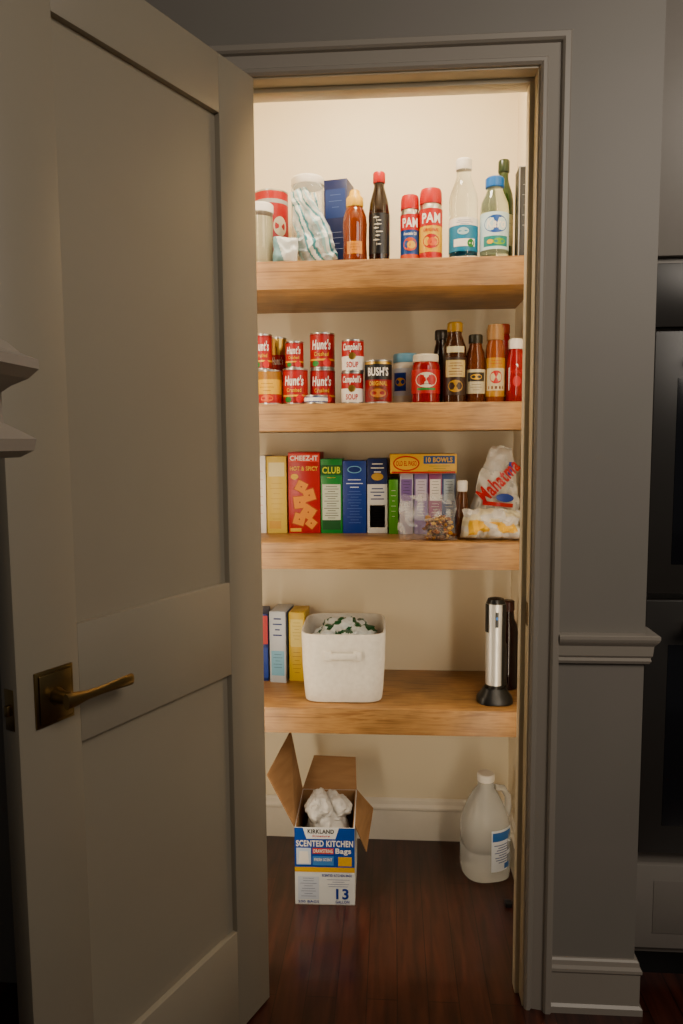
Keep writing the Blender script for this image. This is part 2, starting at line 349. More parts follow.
def stripes(u,v):
    k=u*2.6+v*2.2+.35*math.sin(v*9)
    return [PW,PT,CLR,CLR,CLR,M('#8fb0b5',.4),PW][int(abs(k*3.1))%7]
p=P(); p.pouch(.125,.235,.05,stripes,3,n=40,crump=.012,top_narrow=.6,lean=-.03); tag(p.make('snack_bag',None,(-.582,.50,z+.012),(0,-.18,0)),'crinkled teal and clear plastic bag leaning on canister','bag')
p=P(); p.pouch(.078,.085,.040,lambda u,v:M('#8db4bd',.4) if (u+v*.8)<.0 else PW,9,n=22,crump=.007); tag(p.make('paper_plate_bag',None,(-.690,.462,z+.003),(0,.05,0)),'small pale blue and white plastic packet lying flat','bag')
p=P(); p.pouch(.075,.25,.03,lambda u,v:[PT,PW,CREAM,CLR][int(abs(v*11+u*4))%4],14,n=28,crump=.007,top_narrow=.6); tag(p.make('snack_bag',None,(-.625,.555,z),(0,.05,.2)),'tall narrow teal and cream bag standing upright','bag')
def d(p,fn,w,h): p.patch(fn,-w*.42,w*.42,h*.6,h*.9,M('#1a3a80',.4)); lines(p,fn,0,h*.84,w*.6,3,.02,M('#7d93c4',.4)); lines(p,fn,0,h*.45,w*.7,4,.018,M('#8c95b0',.4))
carton('food_carton',-.542,.63,z,.080,.312,.09,M('#101d48',.4),'dark navy blue carton turned at a slight angle',d,rz=-.2,ry=0)
def lb(p):
    fn=cyl(.0392); p.patch(fn,-.025,.025,.03,.07,M('#d9962a',.4),.0004,12); lines(p,fn,0,.06,.035,3,.009,BRN)
bottle('honey_bottle',-.471,.50,z,[(.030,0),(.036,.004),(.039,.02),(.037,.07),(.039,.13),(.037,.155),(.030,.178),(.024,.188),(.024,.19)],M('#7a2f04',.08,0,.35),[(.026,.188),(.027,.19),(.027,.215),(.024,.220),(.018,.226),(.015,.240),(.012,.243)],YEL,'amber honey bottle with bright yellow cap',lab=lb,sz=.95)
def lb(p):
    fn=cyl(.0332); p.patch(fn,-.1,.1,.03,.16,BLACK,.0003,32)
    GL=M('#bdb9b0',.4)
    for k,(a,b_) in enumerate([(.146,.020),(.136,.012),(.124,.026),(.112,.018),(.100,.024),(.088,.016),(.074,.022),(.06,.012)]):
        p.oval(fn,-.004+.008*((k*5)%3-1)*.6,a,b_/2,.0022,GL,.0008,10); p.patch(fn,-.011+.003*(k%3),-.009+.003*(k%3),a-.004,a+.004,GL,.001,2)
bottle('soy_sauce_bottle',-.394,.50,z,[(.030,0),(.033,.004),(.033,.165),(.029,.20),(.020,.235),(.016,.25),(.016,.266)],DARKB,[(.0185,.262),(.0195,.264),(.0195,.292),(.017,.297)],RED,'black soy sauce bottle with red cap and white lettering',lab=lb,sz=.95)
def spray(x,y,r,h,body,lower,label,tx2):
    root=tag(empty('cooking_spray_can',(x,y,z)),label,'spray can','cooking spray cans on the top shelf')
    p=P(); hb=h*.80
    p.lathe([(0,.001,TIN),(r-.003,0,TIN),(r,.003,TIN),(r,hb-.02,TIN),(r*.93,hb-.008,TIN),(r*.86,hb,TIN),(0,hb,TIN)]); p.make('body',root)
    p=P(); fn=cyl(r+.0003); R=r
    band(p,fn,R,.005,hb-.02,body,0); band(p,fn,R,hb*.60,hb-.02,RED,.0004)
    p.text(fn,'PAM',0,hb*.73,R*1.7,hb*.17,WHT,.001,.05); band(p,fn,R,.005,hb*.16,lower,.0004)
    p.text(fn,tx2,0,hb*.53,R*1.4,hb*.055,WHT if body is not YEL else RED,.001,.02)
    p.oval(fn,0,hb*.34,R*.75,hb*.12,lower,.0006); p.oval(fn,.004,hb*.33,R*.45,hb*.07,YEL if body is not YEL else ORG,.0009)
    p.make('paper_label',root,fixn=False)
    p=P(); p.lathe([(0,hb-.002,RED),(r*.97,hb-.002,RED),(r*.98,hb+.002,RED),(r*.95,h-.012,RED),(r*.85,h-.002,RED),(r*.7,h,RED),(0,h,RED)]); p.make('cap',root)
spray(-.297,.51,.030,.212,M('#1d3c77',.35),M('#d8641c',.4),'red and blue cooking spray can with red cap','Avocado Oil')
spray(-.232,.50,.036,.226,YEL,RED,'yellow and red cooking spray can with red cap','ORIGINAL')
WATER=M('#eef6f5',.02,0,1,1.33)
def lb(p):
    fn=cyl(.0455); band(p,fn,.0455,.030,.115,M('#2f86b0',.4),.0003); band(p,fn,.0455,.115,.140,WHT,.0003); p.patch(fn,-.035,.035,.045,.07,WHT,.0007,8)
    p.oval(fn,-.005,.095,.018,.012,M('#bfe0ea',.4),.0009); p.oval(fn,.02,.055,.012,.014,GRN,.0009); lines(p,fn,0,.13,.055,3,.006,BLU)
bottle('vinegar_bottle',-.13,.50,z,[(.040,0),(.045,.006),(.045,.14),(.043,.150),(.045,.16),(.045,.205),(.042,.225),(.030,.26),(.023,.28),(.022,.31)],WATER,[(.024,.306),(.025,.308),(.025,.338),(.022,.342)],WHT,'clear vinegar bottle with white cap and blue label',lab=lb,sz=.915)
def lb(p):
    fn=cyl(.0445); band(p,fn,.0445,.03,.155,M('#c8dde4',.4),.0003); p.patch(fn,-.04,.04,.04,.075,M('#2d8a8a',.4),.0006,8); p.oval(fn,0,.115,.038,.030,M('#2b57a8',.4),.0008); p.text(fn,'Karo',0,.117,.060,.032,WHT,.0012,.03,.2); p.oval(fn,.01,.056,.02,.011,M('#7fb34a',.4),.001); p.oval(fn,-.018,.056,.01,.008,YEL,.001)
bottle('corn_syrup_bottle',-.036,.485,z,[(.038,0),(.044,.006),(.044,.17),(.041,.195),(.029,.225),(.024,.24),(.024,.25)],M('#dde6c8',.03,0,.9,1.38),[(.027,.246),(.029,.248),(.029,.276),(.025,.281)],M('#1e6fc0',.35),'clear corn syrup bottle with blue cap and script label',lab=lb,sz=.89)
def lb(p):
    fn=cyl(.0325); p.patch(fn,-.03,.03,.07,.17,M('#d9d6b0',.4),.0004,10); lines(p,fn,0,.155,.045,6,.014,GRN)
bottle('olive_oil_bottle',.008,.60,z,[(.028,0),(.032,.004),(.032,.21),(.029,.24),(.018,.275),(.015,.29),(.015,.315)],M('#2a4411',.08,0,.3),[(.0175,.31),(.0185,.312),(.0185,.345),(.016,.35)],M('#20301a',.3),'dark green olive oil bottle with dark cap',lab=lb,sz=.98)
def d(p,fn,w,h):
    for a in ((-w/2,-w/2+.003,0,h),(w/2-.003,w/2,0,h),(-w/2,w/2,h-.003,h)): p.patch(fn,*a,GRAY)
    lines(p,fn,0,h*.8,w*.5,5,.03,GRAY)
carton('tea_tin',.054,.46,z,.040,.275,.07,BLACK,'slim black tin with silver edges against the wall',d,cat='tin')
# ------------------------------------------------------------------ SHELF 2
z=Z2
def dh(p,fn,R,h):
    band(p,fn,R,.006,h*.22,M('#7d0c10',.4),.0003); band(p,fn,R,h*.22,h*.27,YEL,.0004); band(p,fn,R,h*.9,h-.006,M('#7d0c10',.4),.0003)
    p.text(fn,"Hunt's",0,h*.66,R*1.6,h*.28,WHT,.001,.035,.15); p.text(fn,'Crushed',0,h*.40,R*1.2,h*.11,YEL,.001,.02); p.oval(fn,R*.5,h*.16,R*.35,h*.11,M('#e23a22',.4),.0008); p.oval(fn,-R*.5,h*.14,R*.3,h*.08,GRN,.0008)
def dy(p,fn,R,h):
    band(p,fn,R,h*.3,h*.72,YEL,.0003); band(p,fn,R,h*.72,h-.006,M('#a8791c',.35),.0003); lines(p,fn,0,h*.6,R*1.2,3,h*.1,BRN); p.oval(fn,0,h*.18,R*.5,h*.1,ORG)
can('food_can',-.755,.50,z,.043,.112,dy,'yellow labelled food can on the bottom of a stack')
can('food_can',-.772,.50,z+.112,.030,.115,dh,'red tomato can with gold edge stacked on top')
can('food_can',-.735,.62,z,.040,.112,dy,'yellow and red food can at the back')
def dg(p,fn,R,h): band(p,fn,R,h*.5,h-.006,GOLD,.0003); p.text(fn,"Hunt's",0,h*.33,R*1.4,h*.22,WHT,.001,.02,.15)
can('food_can',-.737,.60,z+.112,.028,.118,dg,'small red and gold tomato can stacked at the back')
can('tomato_can',-.669,.51,z,.041,.117,dh,'large red tomato can with white lettering')
can('tomato_can',-.672,.52,z+.117,.030,.088,dh,'small red tomato can standing on a larger one')
can('tomato_can',-.583,.545,z,.042,.117,dh,'large red tomato can with white lettering')
can('tomato_can',-.583,.545,z+.117,.041,.117,dh,'large red tomato can stacked on another')
def dt(p,fn,R,h): band(p,fn,R,h*.3,h*.7,WHT,.0004)
can('tuna_can',-.597,.462,z,.038,.028,dt,'flat blue and white tuna can at the shelf edge',base=BLU)
def dc(p,fn,R,h):
    band(p,fn,R,.006,h*.48,WHT,.0003); p.text(fn,"Campbell's",0,h*.74,R*1.85,h*.28,WHT,.001,.03,.3)
    p.oval(fn,0,h*.48,R*.34,h*.11,GOLD,.0009,20); p.text(fn,'SOUP',0,h*.22,R*1.1,h*.18,RED,.001,.03)
can('soup_can',-.482,.50,z,.036,.102,dc,'red and white soup can with script lettering')
can('soup_can',-.480,.50,z+.102,.036,.102,dc,'red and white soup can stacked on another')
def db(p,fn,R,h):
    band(p,fn,R,h*.55,h*.9,M('#101010',.4),.0003); p.text(fn,"BUSH'S",0,h*.73,R*1.6,h*.2,WHT,.001,.03); p.text(fn,'ORIGINAL',0,h*.46,R*1.4,h*.1,YEL,.001,.02)
    p.oval(fn,0,h*.24,R*.8,h*.16,BRN,.0006); p.oval(fn,0,h*.24,R*.6,h*.1,M('#c2813a',.5),.0009); band(p,fn,R,h*.9,h-.006,GOLD,.0003)
can('bean_can',-.398,.50,z,.044,.138,db,'large black and red baked bean can with gold rim',base=M('#8e1a12',.35))
def lb(p):
    fn=cyl(.0445); band(p,fn,.0445,.03,.12,M('#d5dce6',.4),.0004); p.patch(fn,-.045,.0,.045,.105,BLU,.0007,8); p.oval(fn,-.02,.075,.018,.014,YEL,.001)
bottle('mayonnaise_jar',-.308,.60,z,[(.040,0),(.044,.004),(.044,.125),(.040,.138),(.036,.142)],M('#e6dfce',.2),[(.041,.140),(.042,.142),(.042,.165),(.039,.169)],LBL,'white mayonnaise jar with pale blue lid',cat='jar',lab=lb)
def lb(p):
    fn=cyl(.0455); band(p,fn,.0455,.03,.105,M('#b51d22',.4),.0003); p.oval(fn,0,.072,.036,.024,M('#e9e0cc',.4),.0008); p.text(fn,'Pace',0,.077,.045,.018,RED,.0012,.03); p.patch(fn,-.03,.03,.040,.047,GRN,.0009,6); lines(p,fn,0,.06,.04,1,.01)
bottle('salsa_jar',-.246,.495,z,[(.041,0),(.045,.004),(.045,.115),(.041,.128),(.037,.132)],M('#6d140b',.1),[(.0395,.130),(.041,.132),(.041,.150),(.038,.154)],M('#cfc6b4',.35),'red salsa jar with pale lid and red label',cat='jar',lab=lb)
bottle('sauce_bottle',-.186,.66,z,[(.026,0),(.029,.004),(.029,.16),(.022,.20),(.019,.21),(.019,.225)],DARKB,[(.0215,.222),(.0225,.224),(.0225,.25),(.020,.254)],M('#2b2723',.3),'dark sauce bottle with black cap at the back')
def lb(p):
    fn=cyl(.0372); p.patch(fn,-.055,.055,.025,.15,M('#2a1a12',.4),.0004,14); p.patch(fn,-.034,.034,.085,.140,M('#cdb988',.4),.0007,10); lines(p,fn,0,.13,.05,5,.009,BRN,t=.002); p.oval(fn,0,.055,.024,.02,M('#b08a3a',.4),.0008)
    p.patch(fn,-.03,.03,.165,.185,M('#d9cfae',.4),.0006,8)
bottle('vanilla_bottle',-.154,.495,z,[(.033,0),(.037,.004),(.037,.165),(.036,.185),(.026,.215),(.022,.225),(.022,.238)],M('#3a1d0a',.08,0,.2),[(.024,.235),(.025,.237),(.025,.262),(.021,.267)],M('#9b7a38',.35),'dark brown bottle with gold cap and tan label',lab=lb,sz=.95)
def lb(p):
    fn=cyl(.0315); p.patch(fn,-.045,.045,.03,.11,M('#d9d0b4',.4),.0004,14); p.patch(fn,-.028,.028,.07,.10,M('#2a2620',.4),.0007,8); lines(p,fn,0,.06,.04,3,.009); p.oval(fn,0,.085,.018,.009,YEL,.001)
bottle('syrup_bottle',-.088,.50,z,[(.029,0),(.031,.004),(.031,.14),(.028,.165),(.021,.185),(.019,.2)],M('#6b3208',.1,0,.4),[(.0215,.197),(.0225,.2),(.0225,.222),(.020,.226)],M('#201d14',.35),'amber brown syrup bottle with cream label and dark cap',lab=lb,sz=.95)
def lb(p):
    fn=cyl(.0305); band(p,fn,.0305,.02,.15,M('#c29238',.35),.0003); p.patch(fn,-.032,.032,.04,.115,M('#e0d3b0',.4),.0006,8); p.oval(fn,0,.085,.02,.022,RED,.0009); p.patch(fn,-.025,.025,.045,.055,BRN,.0009,4); lines(p,fn,0,.14,.04,2,.01,RED)
bottle('seasoning_bottle',-.027,.495,z,[(.028,0),(.030,.004),(.030,.175),(.028,.195),(.024,.205),(.023,.212)],M('#8a4216',.12,0,.2),[(.025,.21),(.027,.212),(.027,.246),(.023,.262)],M('#a5805a',.4),'amber seasoning bottle with tan cap and gold label',lab=lb,sz=.93)
def lb(p):
    fn=cyl(.0315); p.poly(fn,[(-.026,.04),(.026,.04),(.026,.115),(0,.128),(-.026,.115)],WHT,.0006); p.text(fn,'HEINZ',0,.102,.040,.012,RED,.001,.03); p.oval(fn,0,.07,.013,.018,RED,.001)
bottle('ketchup_bottle',.037,.495,z,[(.027,0),(.031,.006),(.031,.13),(.028,.155),(.022,.175),(.020,.182)],M('#7e0e0a',.15),[(.023,.18),(.024,.182),(.024,.208),(.020,.214)],WHT,'red ketchup bottle with white cap',lab=lb,sz=.93)
bottle('hot_sauce_bottle',.022,.66,z,[(.028,0),(.030,.004),(.030,.20),(.022,.23),(.018,.24)],M('#a3180f',.12),[(.0205,.237),(.022,.24),(.022,.266),(.019,.27)],M('#b5502a',.4),'red sauce bottle with orange cap at the back')
# ------------------------------------------------------------------ SHELF 3
z=Z3; yb=.66; DP=.15
def d(p,fn,w,h): lines(p,fn,0,h*.8,w*.5,6,.03,ORG)
carton('food_carton',-.815,yb,z,.032,.275,DP,WHT,'narrow white food carton at the end of the row',d)
def d(p,fn,w,h): p.patch(fn,-w*.4,w*.4,h*.74,h*.92,M('#f6e7b0',.4)); lines(p,fn,0,h*.65,w*.7,8,.018,M('#b88a1c',.4)); p.patch(fn,-w*.4,w*.2,h*.06,h*.16,M('#d9a93a',.4))
carton('cracker_box',-.760,yb,z,.070,.272,DP,M('#eccf78',.4),'pale yellow cracker box standing upright',d)
def d(p,fn,w,h):
    p.patch(fn,-w*.48,w*.48,h*.88,h*.975,M('#e2521c',.4),.0004); p.text(fn,'CHEEZ-IT',0,h*.928,w*.88,h*.062,WHT,.0011,.04); p.text(fn,'HOT & SPICY',0,h*.80,w*.88,h*.055,YEL,.0012,.03); p.oval(fn,-w*.3,h*.70,w*.12,h*.035,YEL)
    for cx,cy,sz,a in ((-.010,.165,.030,.3),(.022,.135,.032,-.5),(-.022,.110,.034,.9),(.014,.075,.036,.2),(-.020,.050,.032,.5),(.026,.036,.026,.1)):
        cx=max(-.05+sz,min(.05-sz,cx))
        pts=[(cx+sz*math.cos(a+k*math.pi/2),cy+sz*math.sin(a+k*math.pi/2)) for k in range(4)]
        p.poly(fn,pts,M('#b8540e',.5),.0008+cy*.004); pts=[(cx+sz*.86*math.cos(a+k*math.pi/2),cy+sz*.86*math.sin(a+k*math.pi/2)) for k in range(4)]; p.poly(fn,pts,M('#f0a02a',.5),.0011+cy*.004); p.oval(fn,cx,cy,.003,.003,M('#8e4210',.5),.0014+cy*.004,8)
    p.patch(fn,-w*.45,-w*.1,.006,.018,YEL)
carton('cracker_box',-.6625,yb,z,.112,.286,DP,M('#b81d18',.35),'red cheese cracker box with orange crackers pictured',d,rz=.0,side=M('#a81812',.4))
def d(p,fn,w,h):
    p.patch(fn,-w*.5,w*.5,h*.78,h*.92,M('#0d4a24',.4),.0004); p.text(fn,'CLUB',0,h*.85,w*.84,h*.09,M('#d8e26a',.4),.0011,.05); lines(p,fn,0,h*.75,w*.5,1,.02,YEL); p.patch(fn,-w*.42,w*.42,h*.05,h*.66,M('#cfd6c4',.4)); lines(p,fn,0,h*.63,w*.7,14,.0085,INK,t=.002)
    p.patch(fn,-w*.42,w*.42,h*.05,h*.18,M('#0f4724',.4),.0009)
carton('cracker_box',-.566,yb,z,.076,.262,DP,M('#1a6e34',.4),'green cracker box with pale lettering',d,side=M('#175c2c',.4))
def d(p,fn,w,h):
    p.oval(fn,0,h*.88,w*.3,h*.05,LBL); p.oval(fn,0,h*.88,w*.26,h*.04,NAVY,.001); lines(p,fn,0,h*.74,w*.75,3,.013,M('#d8ddec',.4),t=.003); lines(p,fn,0,h*.58,w*.65,12,.010,M('#7f93c8',.4))
carton('pasta_box',-.485,yb,z,.082,.255,DP,M('#132f74',.4),'royal blue food box with small pale print',d)
def d(p,fn,w,h):
    p.patch(fn,-w*.5,w*.5,h*.0+.001,h*.66,M('#d3d2cc',.45)); lines(p,fn,0,h*.93,w*.7,3,.014,WHT,t=.003); p.oval(fn,0,h*.76,w*.3,h*.05,M('#c9a25a',.4))
    lines(p,fn,0,h*.6,w*.75,4,.012,NAVY,t=.004); p.patch(fn,-w*.38,w*.38,h*.08,h*.38,M('#b9b3a4',.4)); lines(p,fn,0,h*.35,w*.6,8,.009)
carton('snack_box',-.405,yb,z,.070,.262,DP,M('#101e4a',.4),'navy and white snack box with fine print',d)
carton('snack_box',-.349,yb-.02,z,.032,.19,DP,M('#5d9a3c',.4),'small green snack box',lambda p,fn,w,h:lines(p,fn,0,h*.8,w*.6,6,.018,WHT))
for x,c1,c2,lab in ((-.304,M('#a9a4b4',.4),M('#6f5a8c',.4),'small pale grey and lilac snack box'),(-.254,M('#7a6a96',.4),M('#cfc6d6',.4),'small muted purple snack box'),(-.205,M('#9a5a86',.4),WHT,'small mauve snack box with white panel'),(-.158,M('#57689c',.4),M('#b9c6cf',.4),'small slate blue snack box')):
    carton('snack_box',x,yb-.02,z,.046,.212,DP,c1,lab,(lambda c2:(lambda p,fn,w,h:(p.patch(fn,-w*.4,w*.4,h*.55,h*.9,c2),lines(p,fn,0,h*.86,w*.6,5,.01,INK),lines(p,fn,0,h*.5,w*.6,5,.01,WHT))))(c2),group='small snack boxes in a row')
def d(p,fn,w,h):
    p.oval(fn,-w*.26,h*.52,w*.2,h*.4,RED,.0006); p.oval(fn,-w*.26,h*.52,w*.18,h*.32,YEL,.0009); p.text(fn,'OLD EL PASO',-w*.26,h*.52,w*.31,h*.26,RED,.0012,.04)
    p.patch(fn,w*.0,w*.47,h*.5,h*.9,M('#20508e',.4)); p.text(fn,'10 BOWLS',w*.235,h*.70,w*.40,h*.26,YEL,.0011,.04); lines(p,fn,w*.24,h*.38,w*.36,3,.008,GRN); p.patch(fn,-w*.48,w*.48,.001,h*.1,RED)
carton('taco_shell_box',-.247,yb-.05,z+.212,.225,.066,.16,M('#edbe22',.4),'long yellow taco shell box lying across snack boxes',d,rz=.02)
root=tag(empty('nut_bag',(-.238,.495,z)),'clear plastic bag of brown nuts slumped on shelf','bag')
BAGF=film('nut_bag_film','#dcdedc',.03,.08,.26)
FOLD=film('nut_bag_fold','#dfe2e0',.22,.12,.35)
def bf(u,v):
    k=noise.noise(Vector((u*4,v*5,3.3)))
    return FOLD if (k>.12 and (v>.5 or u<-.3)) else BAGF
p=P(); p.pouch(.19,.15,.11,bf,21,n=40,crump=.012,bottom_heavy=1.0,top_narrow=.1); p.make('film',root)
p=P()
random.seed(7)
NM=[M('#7a4a20',.5),M('#a97a3a',.5),M('#5c3618',.5),M('#c9a468',.5)]
for i in range(140):
    a=random.random()*2*math.pi; r=random.random()**.5; zz=random.random()
    x=.034+.056*r*math.cos(a)*(1-.35*zz); y=-.012+.034*r*math.sin(a)*(1-.3*zz); h=.008+zz*.068
    q=bmesh.ops.create_icosphere(p.bm,subdivisions=1,radius=1)['verts']; R=Matrix.Rotation(random.random()*6,3,'Z')@Matrix.Rotation(random.random()*3,3,'X')
    for v in q: v.co=R@Vector((v.co.x*.012,v.co.y*.007,v.co.z*.0055))+Vector((x,y,h))
    for f in set(f for v in q for f in v.link_faces): f.material_index=p.mi(NM[i%4]); f.smooth=True
no=p.make('mixed_nuts',root); no['kind']='stuff'
bottle('extract_bottle',-.118,.58,z,[(.018,0),(.02,.003),(.02,.13),(.014,.15),(.013,.155)],M('#5a3213',.15,0,.2),[(.016,.153),(.017,.155),(.017,.185),(.014,.19)],WHT,'small brown bottle with white cap')
RB=film('rice_bag_film','#f0ede6',.45,.12,.5); RBW=M('#dfdcd2',.28)
def rb(u,v):
    k=noise.noise(Vector((u*3,v*6,8.1)))
    return RB if (v>.72 or v<.1 or k>.25) else RBW
root=tag(empty('rice_bag',(-.012,.61,z+.02),0,0,.10),'white rice bag with red lettering and pinched top','bag')
p=P(); p.pouch(.165,.285,.07,rb,31,n=34,crump=.012,bottom_heavy=.5,top_narrow=.62,lean=.0); p.make('bag_body',root)
p=P(); fb=lambda u,v,o:Vector((u,-.060-o+abs(u)*.22,v))
p.text(fb,'Mahatma',-.008,.170,.165,.052,RED,.001,.05,.1,.9); p.patch(fb,-.05,.05,.085,.098,RED,.001,8); p.oval(fb,.02,.115,.03,.014,BLU,.0012); p.patch(fb,.02,.034,.19,.235,BLU,.0008,4); p.make('printed_label',root,fixn=False)
def yb_(u,v):
    k=noise.noise(Vector((u*2.5,v*4,1.1)))
    return YEL if (.2<v<.6 and abs(u)<.85 and k>-.12) else (M('#e9e0c4',.3) if k>.05 else RB)
p=P(); p.pouch(.185,.095,.09,yb_,41,n=34,crump=.014,bottom_heavy=.8); tag(p.make('noodle_bag',None,(-.034,.495,z+.004),(0,.03,0)),'slumped yellow and cream plastic food bag','bag')
# ------------------------------------------------------------------ SHELF 4
z=Z4
def d(p,fn,w,h): p.patch(fn,-w*.45,w*.45,h*.55,h*.97,RED); p.patch(fn,-w*.45,w*.45,h*.05,h*.5,BLU)
carton('food_carton',-.820,.68,z,.034,.25,.13,NAVY,'narrow red and blue food carton',d,rz=.1)
def d(p,fn,w,h): lines(p,fn,0,h*.9,w*.6,4,.02,NAVY,t=.005); p.patch(fn,-w*.4,w*.4,h*.1,h*.45,LBL); lines(p,fn,0,h*.4,w*.6,5,.012)
carton('food_carton',-.766,.665,z,.060,.262,.13,M('#bcc2ca',.4),'grey white food carton with blue print',d,rz=-.1,side=M('#4b5a80',.4))
def d(p,fn,w,h): p.patch(fn,-w*.4,w*.4,h*.5,h*.9,M('#f3df8a',.4)); lines(p,fn,0,h*.42,w*.6,6,.015,BRN); lines(p,fn,0,h*.85,w*.6,6,.012,M('#a8892a',.4))
carton('food_carton',-.699,.685,z,.058,.255,.11,M('#e6c548',.4),'yellow food carton standing beside fabric bin',d,rz=-.06)
FAB,_,_=ramp_mat('white_felt_fabric',[(.3,'#d8d1c2'),(.7,'#e4decf')],(1,1,1),60,rough=.9,bump=.3)
root=tag(empty('fabric_bin',(-.520,.610,z),.02),'white felt storage bin with rounded corners and front handle','storage bin')
p=P(); k=.140
pr=[(0,0,FAB),(k*.90,0,FAB),(k*.94,.004,FAB),(k*.96,.03,FAB),(k*1.0,.12,FAB),(k*1.02,.230,FAB),(k*1.015,.236,FAB),(k*.98,.236,FAB),(k*.975,.230,FAB),(k*.95,.12,FAB),(k*.92,.012,FAB),(0,.010,FAB)]
p.lathe(pr,seg=64,sx=1,sy=1.08,n=6); p.make('body',root)
p=P(); yy=-k*1.085
p.box(-.045,.045,yy-.012,yy-.007,.155,.175,FAB,.002); p.box(-.062,-.036,yy-.010,yy+.004,.150,.180,FAB,.003); p.box(.036,.062,yy-.010,yy+.004,.150,.180,FAB,.003); p.make('handle',root)
DG=M('#1f4a2c',.3)
gm=lambda c: DG if noise.noise(Vector((c.x*3.2,c.y*3.2,c.z*3+5)))>.06 else PW
p=P(); p.blob((.0,.02,.175),.095,.10,.070,PW,3,.32,2.4,5,gm); p.blob((.045,-.03,.180),.05,.05,.045,PW,8,.4,3,4); o=p.make('plastic_bag',None,(-.520,.610,z)); tag(o,'crumpled dark green and white plastic bag inside fabric bin','bag')
root=tag(empty('electric_wine_opener',(-.012,.51,z)),'stainless and black electric wine opener standing on charging base','wine opener')
p=P(); p.lathe([(0,0,BLACK),(.056,0,BLACK),(.060,.004,BLACK),(.058,.018,BLACK),(.050,.028,BLACK),(.042,.040,BLACK),(.036,.05,BLACK),(0,.052,BLACK)],n=2.8,sy=.85); p.box(.012,.040,.0,.036,.03,.20,BLACK,.008); p.make('charging_base',root)
BRST=M('#d6d5d0',.38,.55)
p=P(); p.lathe([(0,.05,BLACK),(.030,.05,BLACK),(.031,.062,BRST),(.031,.14,BRST),(.031,.235,BRST),(.033,.30,BRST),(.032,.335,BLACK),(.026,.350,BLACK),(.0,.356,BLACK)])
cf=cyl(.0335); p.patch(cf,.018,.05,.06,.335,BLACK,.0008,6); p.patch(cf,-.05,-.028,.24,.335,BLACK,.0008,6); p.make('body',root,fixn=True)
p=P(); p.patch(cyl(.0335),-.005,.005,.26,.31,BLACK,.001,4); p.oval(cyl(.0335),0,.29,.004,.005,M('#3a7bd0',.3),.002); p.make('button_panel',root,fixn=False)
bottle('wine_bottle',.052,.65,z,[(.030,0),(.034,.004),(.034,.20),(.030,.23),(.020,.25),(.018,.28)],M('#160806',.1),[(.0195,.278),(.0205,.28),(.0205,.31),(.017,.314)],M('#2e110b',.35),'dark reddish brown bottle behind wine opener')
# ------------------------------------------------------------------ FLOOR: carton
w,dp,h=.200,.27,.27; t=.003
root=tag(empty('trash_bag_box',(-.578,.405,0.0),.02),'open blue and white kitchen trash bag carton with raised flaps','box')
p=P(); K1=M('#1c4fa8',.4); K0=M('#e6e8e6',.45)
p.box(-w/2,w/2,0,t,0,h,K0); p.box(-w/2,w/2,dp-t,dp,0,h,K0); p.box(-w/2,-w/2+t,t,dp-t,0,h,K0); p.box(w/2-t,w/2,t,dp-t,0,h,K0); p.box(-w/2,w/2,0,dp,0,t,CARD)
p.box(-w/2+t,-w/2+2*t,t,dp-t,t,h,CARD); p.box(w/2-2*t,w/2-t,t,dp-t,t,h,CARD); p.box(-w/2+t,w/2-t,dp-2*t,dp-t,t,h,CARD)
fn=flat(0)
p.patch(fn,-w/2,w/2,.132,h,K1,.0004); p.poly(fn,[(-.072,h),(-.060,h-.038),(.036,h-.038),(.048,h)],M('#ececea',.4),.0006)
p.text(fn,'KIRKLAND',-.012,.258,.088,.015,BLACK,.0011,.04); p.text(fn,'Signature',-.012,.241,.06,.010,RED,.0011,.02,.3)
p.text(fn,'SCENTED KITCHEN',-.0,.216,.190,.022,WHT,.0011,.045)
p.patch(fn,-.04,.030,.180,.200,M('#d9531a',.4),.0008); p.text(fn,'DRAWSTRING',-.005,.190,.064,.013,WHT,.0013,.03); p.text(fn,'Bags',.062,.188,.052,.024,WHT,.0011,.04)
p.patch(fn,-.094,-.046,.142,.200,M('#cfd9e6',.4),.0008); p.patch(fn,.045,.09,.138,.170,YEL,.0008); p.poly(fn,[(-.088,.146),(-.084,.188),(-.056,.188),(-.052,.146)],WHT,.001)
p.patch(fn,-.04,.03,.140,.172,M('#5d8fd0',.4),.0008); p.text(fn,'FRESH SCENT',-.005,.160,.06,.010,WHT,.0013,.02)
p.patch(fn,-w/2,w/2,.116,.133,YEL,.0007)
p.text(fn,'13',.058,.040,.042,.038,BLU,.0011,.05); p.text(fn,'GALLON',.058,.012,.046,.010,BLU,.0011,.02)
p.patch(fn,-.09,-.02,.02,.10,M('#cfd6e0',.4),.0006); lines(p,fn,-.055,.094,.055,8,.009,NAVY); p.text(fn,'200 BAGS',-.055,.012,.07,.009,BLU,.0011,.02)
p.text(fn,'SCENTED KITCHEN BAGS',.04,.105,.10,.009,BLU,.0011,.02); lines(p,fn,.045,.09,.08,4,.008,BLU)
p.make('body',root)
def flap(nm,verts):
    p=P(); vs=[Vector(v) for v in verts]; n_=(vs[1]-vs[0]).cross(vs[2]-vs[0]).normalized()*.0015
    a=[p.bm.verts.new(v-n_) for v in vs]; b_=[p.bm.verts.new(v+n_) for v in vs]
    p.f(a[::-1],CARD); p.f(b_,CARD)
    for i in range(4): p.f((a[i],a[(i+1)%4],b_[(i+1)%4],b_[i]),CARD)
    p.make('flap',root)
flap('l',[(-w/2,0.003,h),(-w/2,dp,h),(-w/2-.040,dp-.01,h+.225),(-w/2-.090,.01,h+.175)])
flap('b',[(-w/2,dp,h),(w/2,dp,h),(w/2-.005,dp+.045,h+.105),(-w/2+.04,dp+.045,h+.11)])
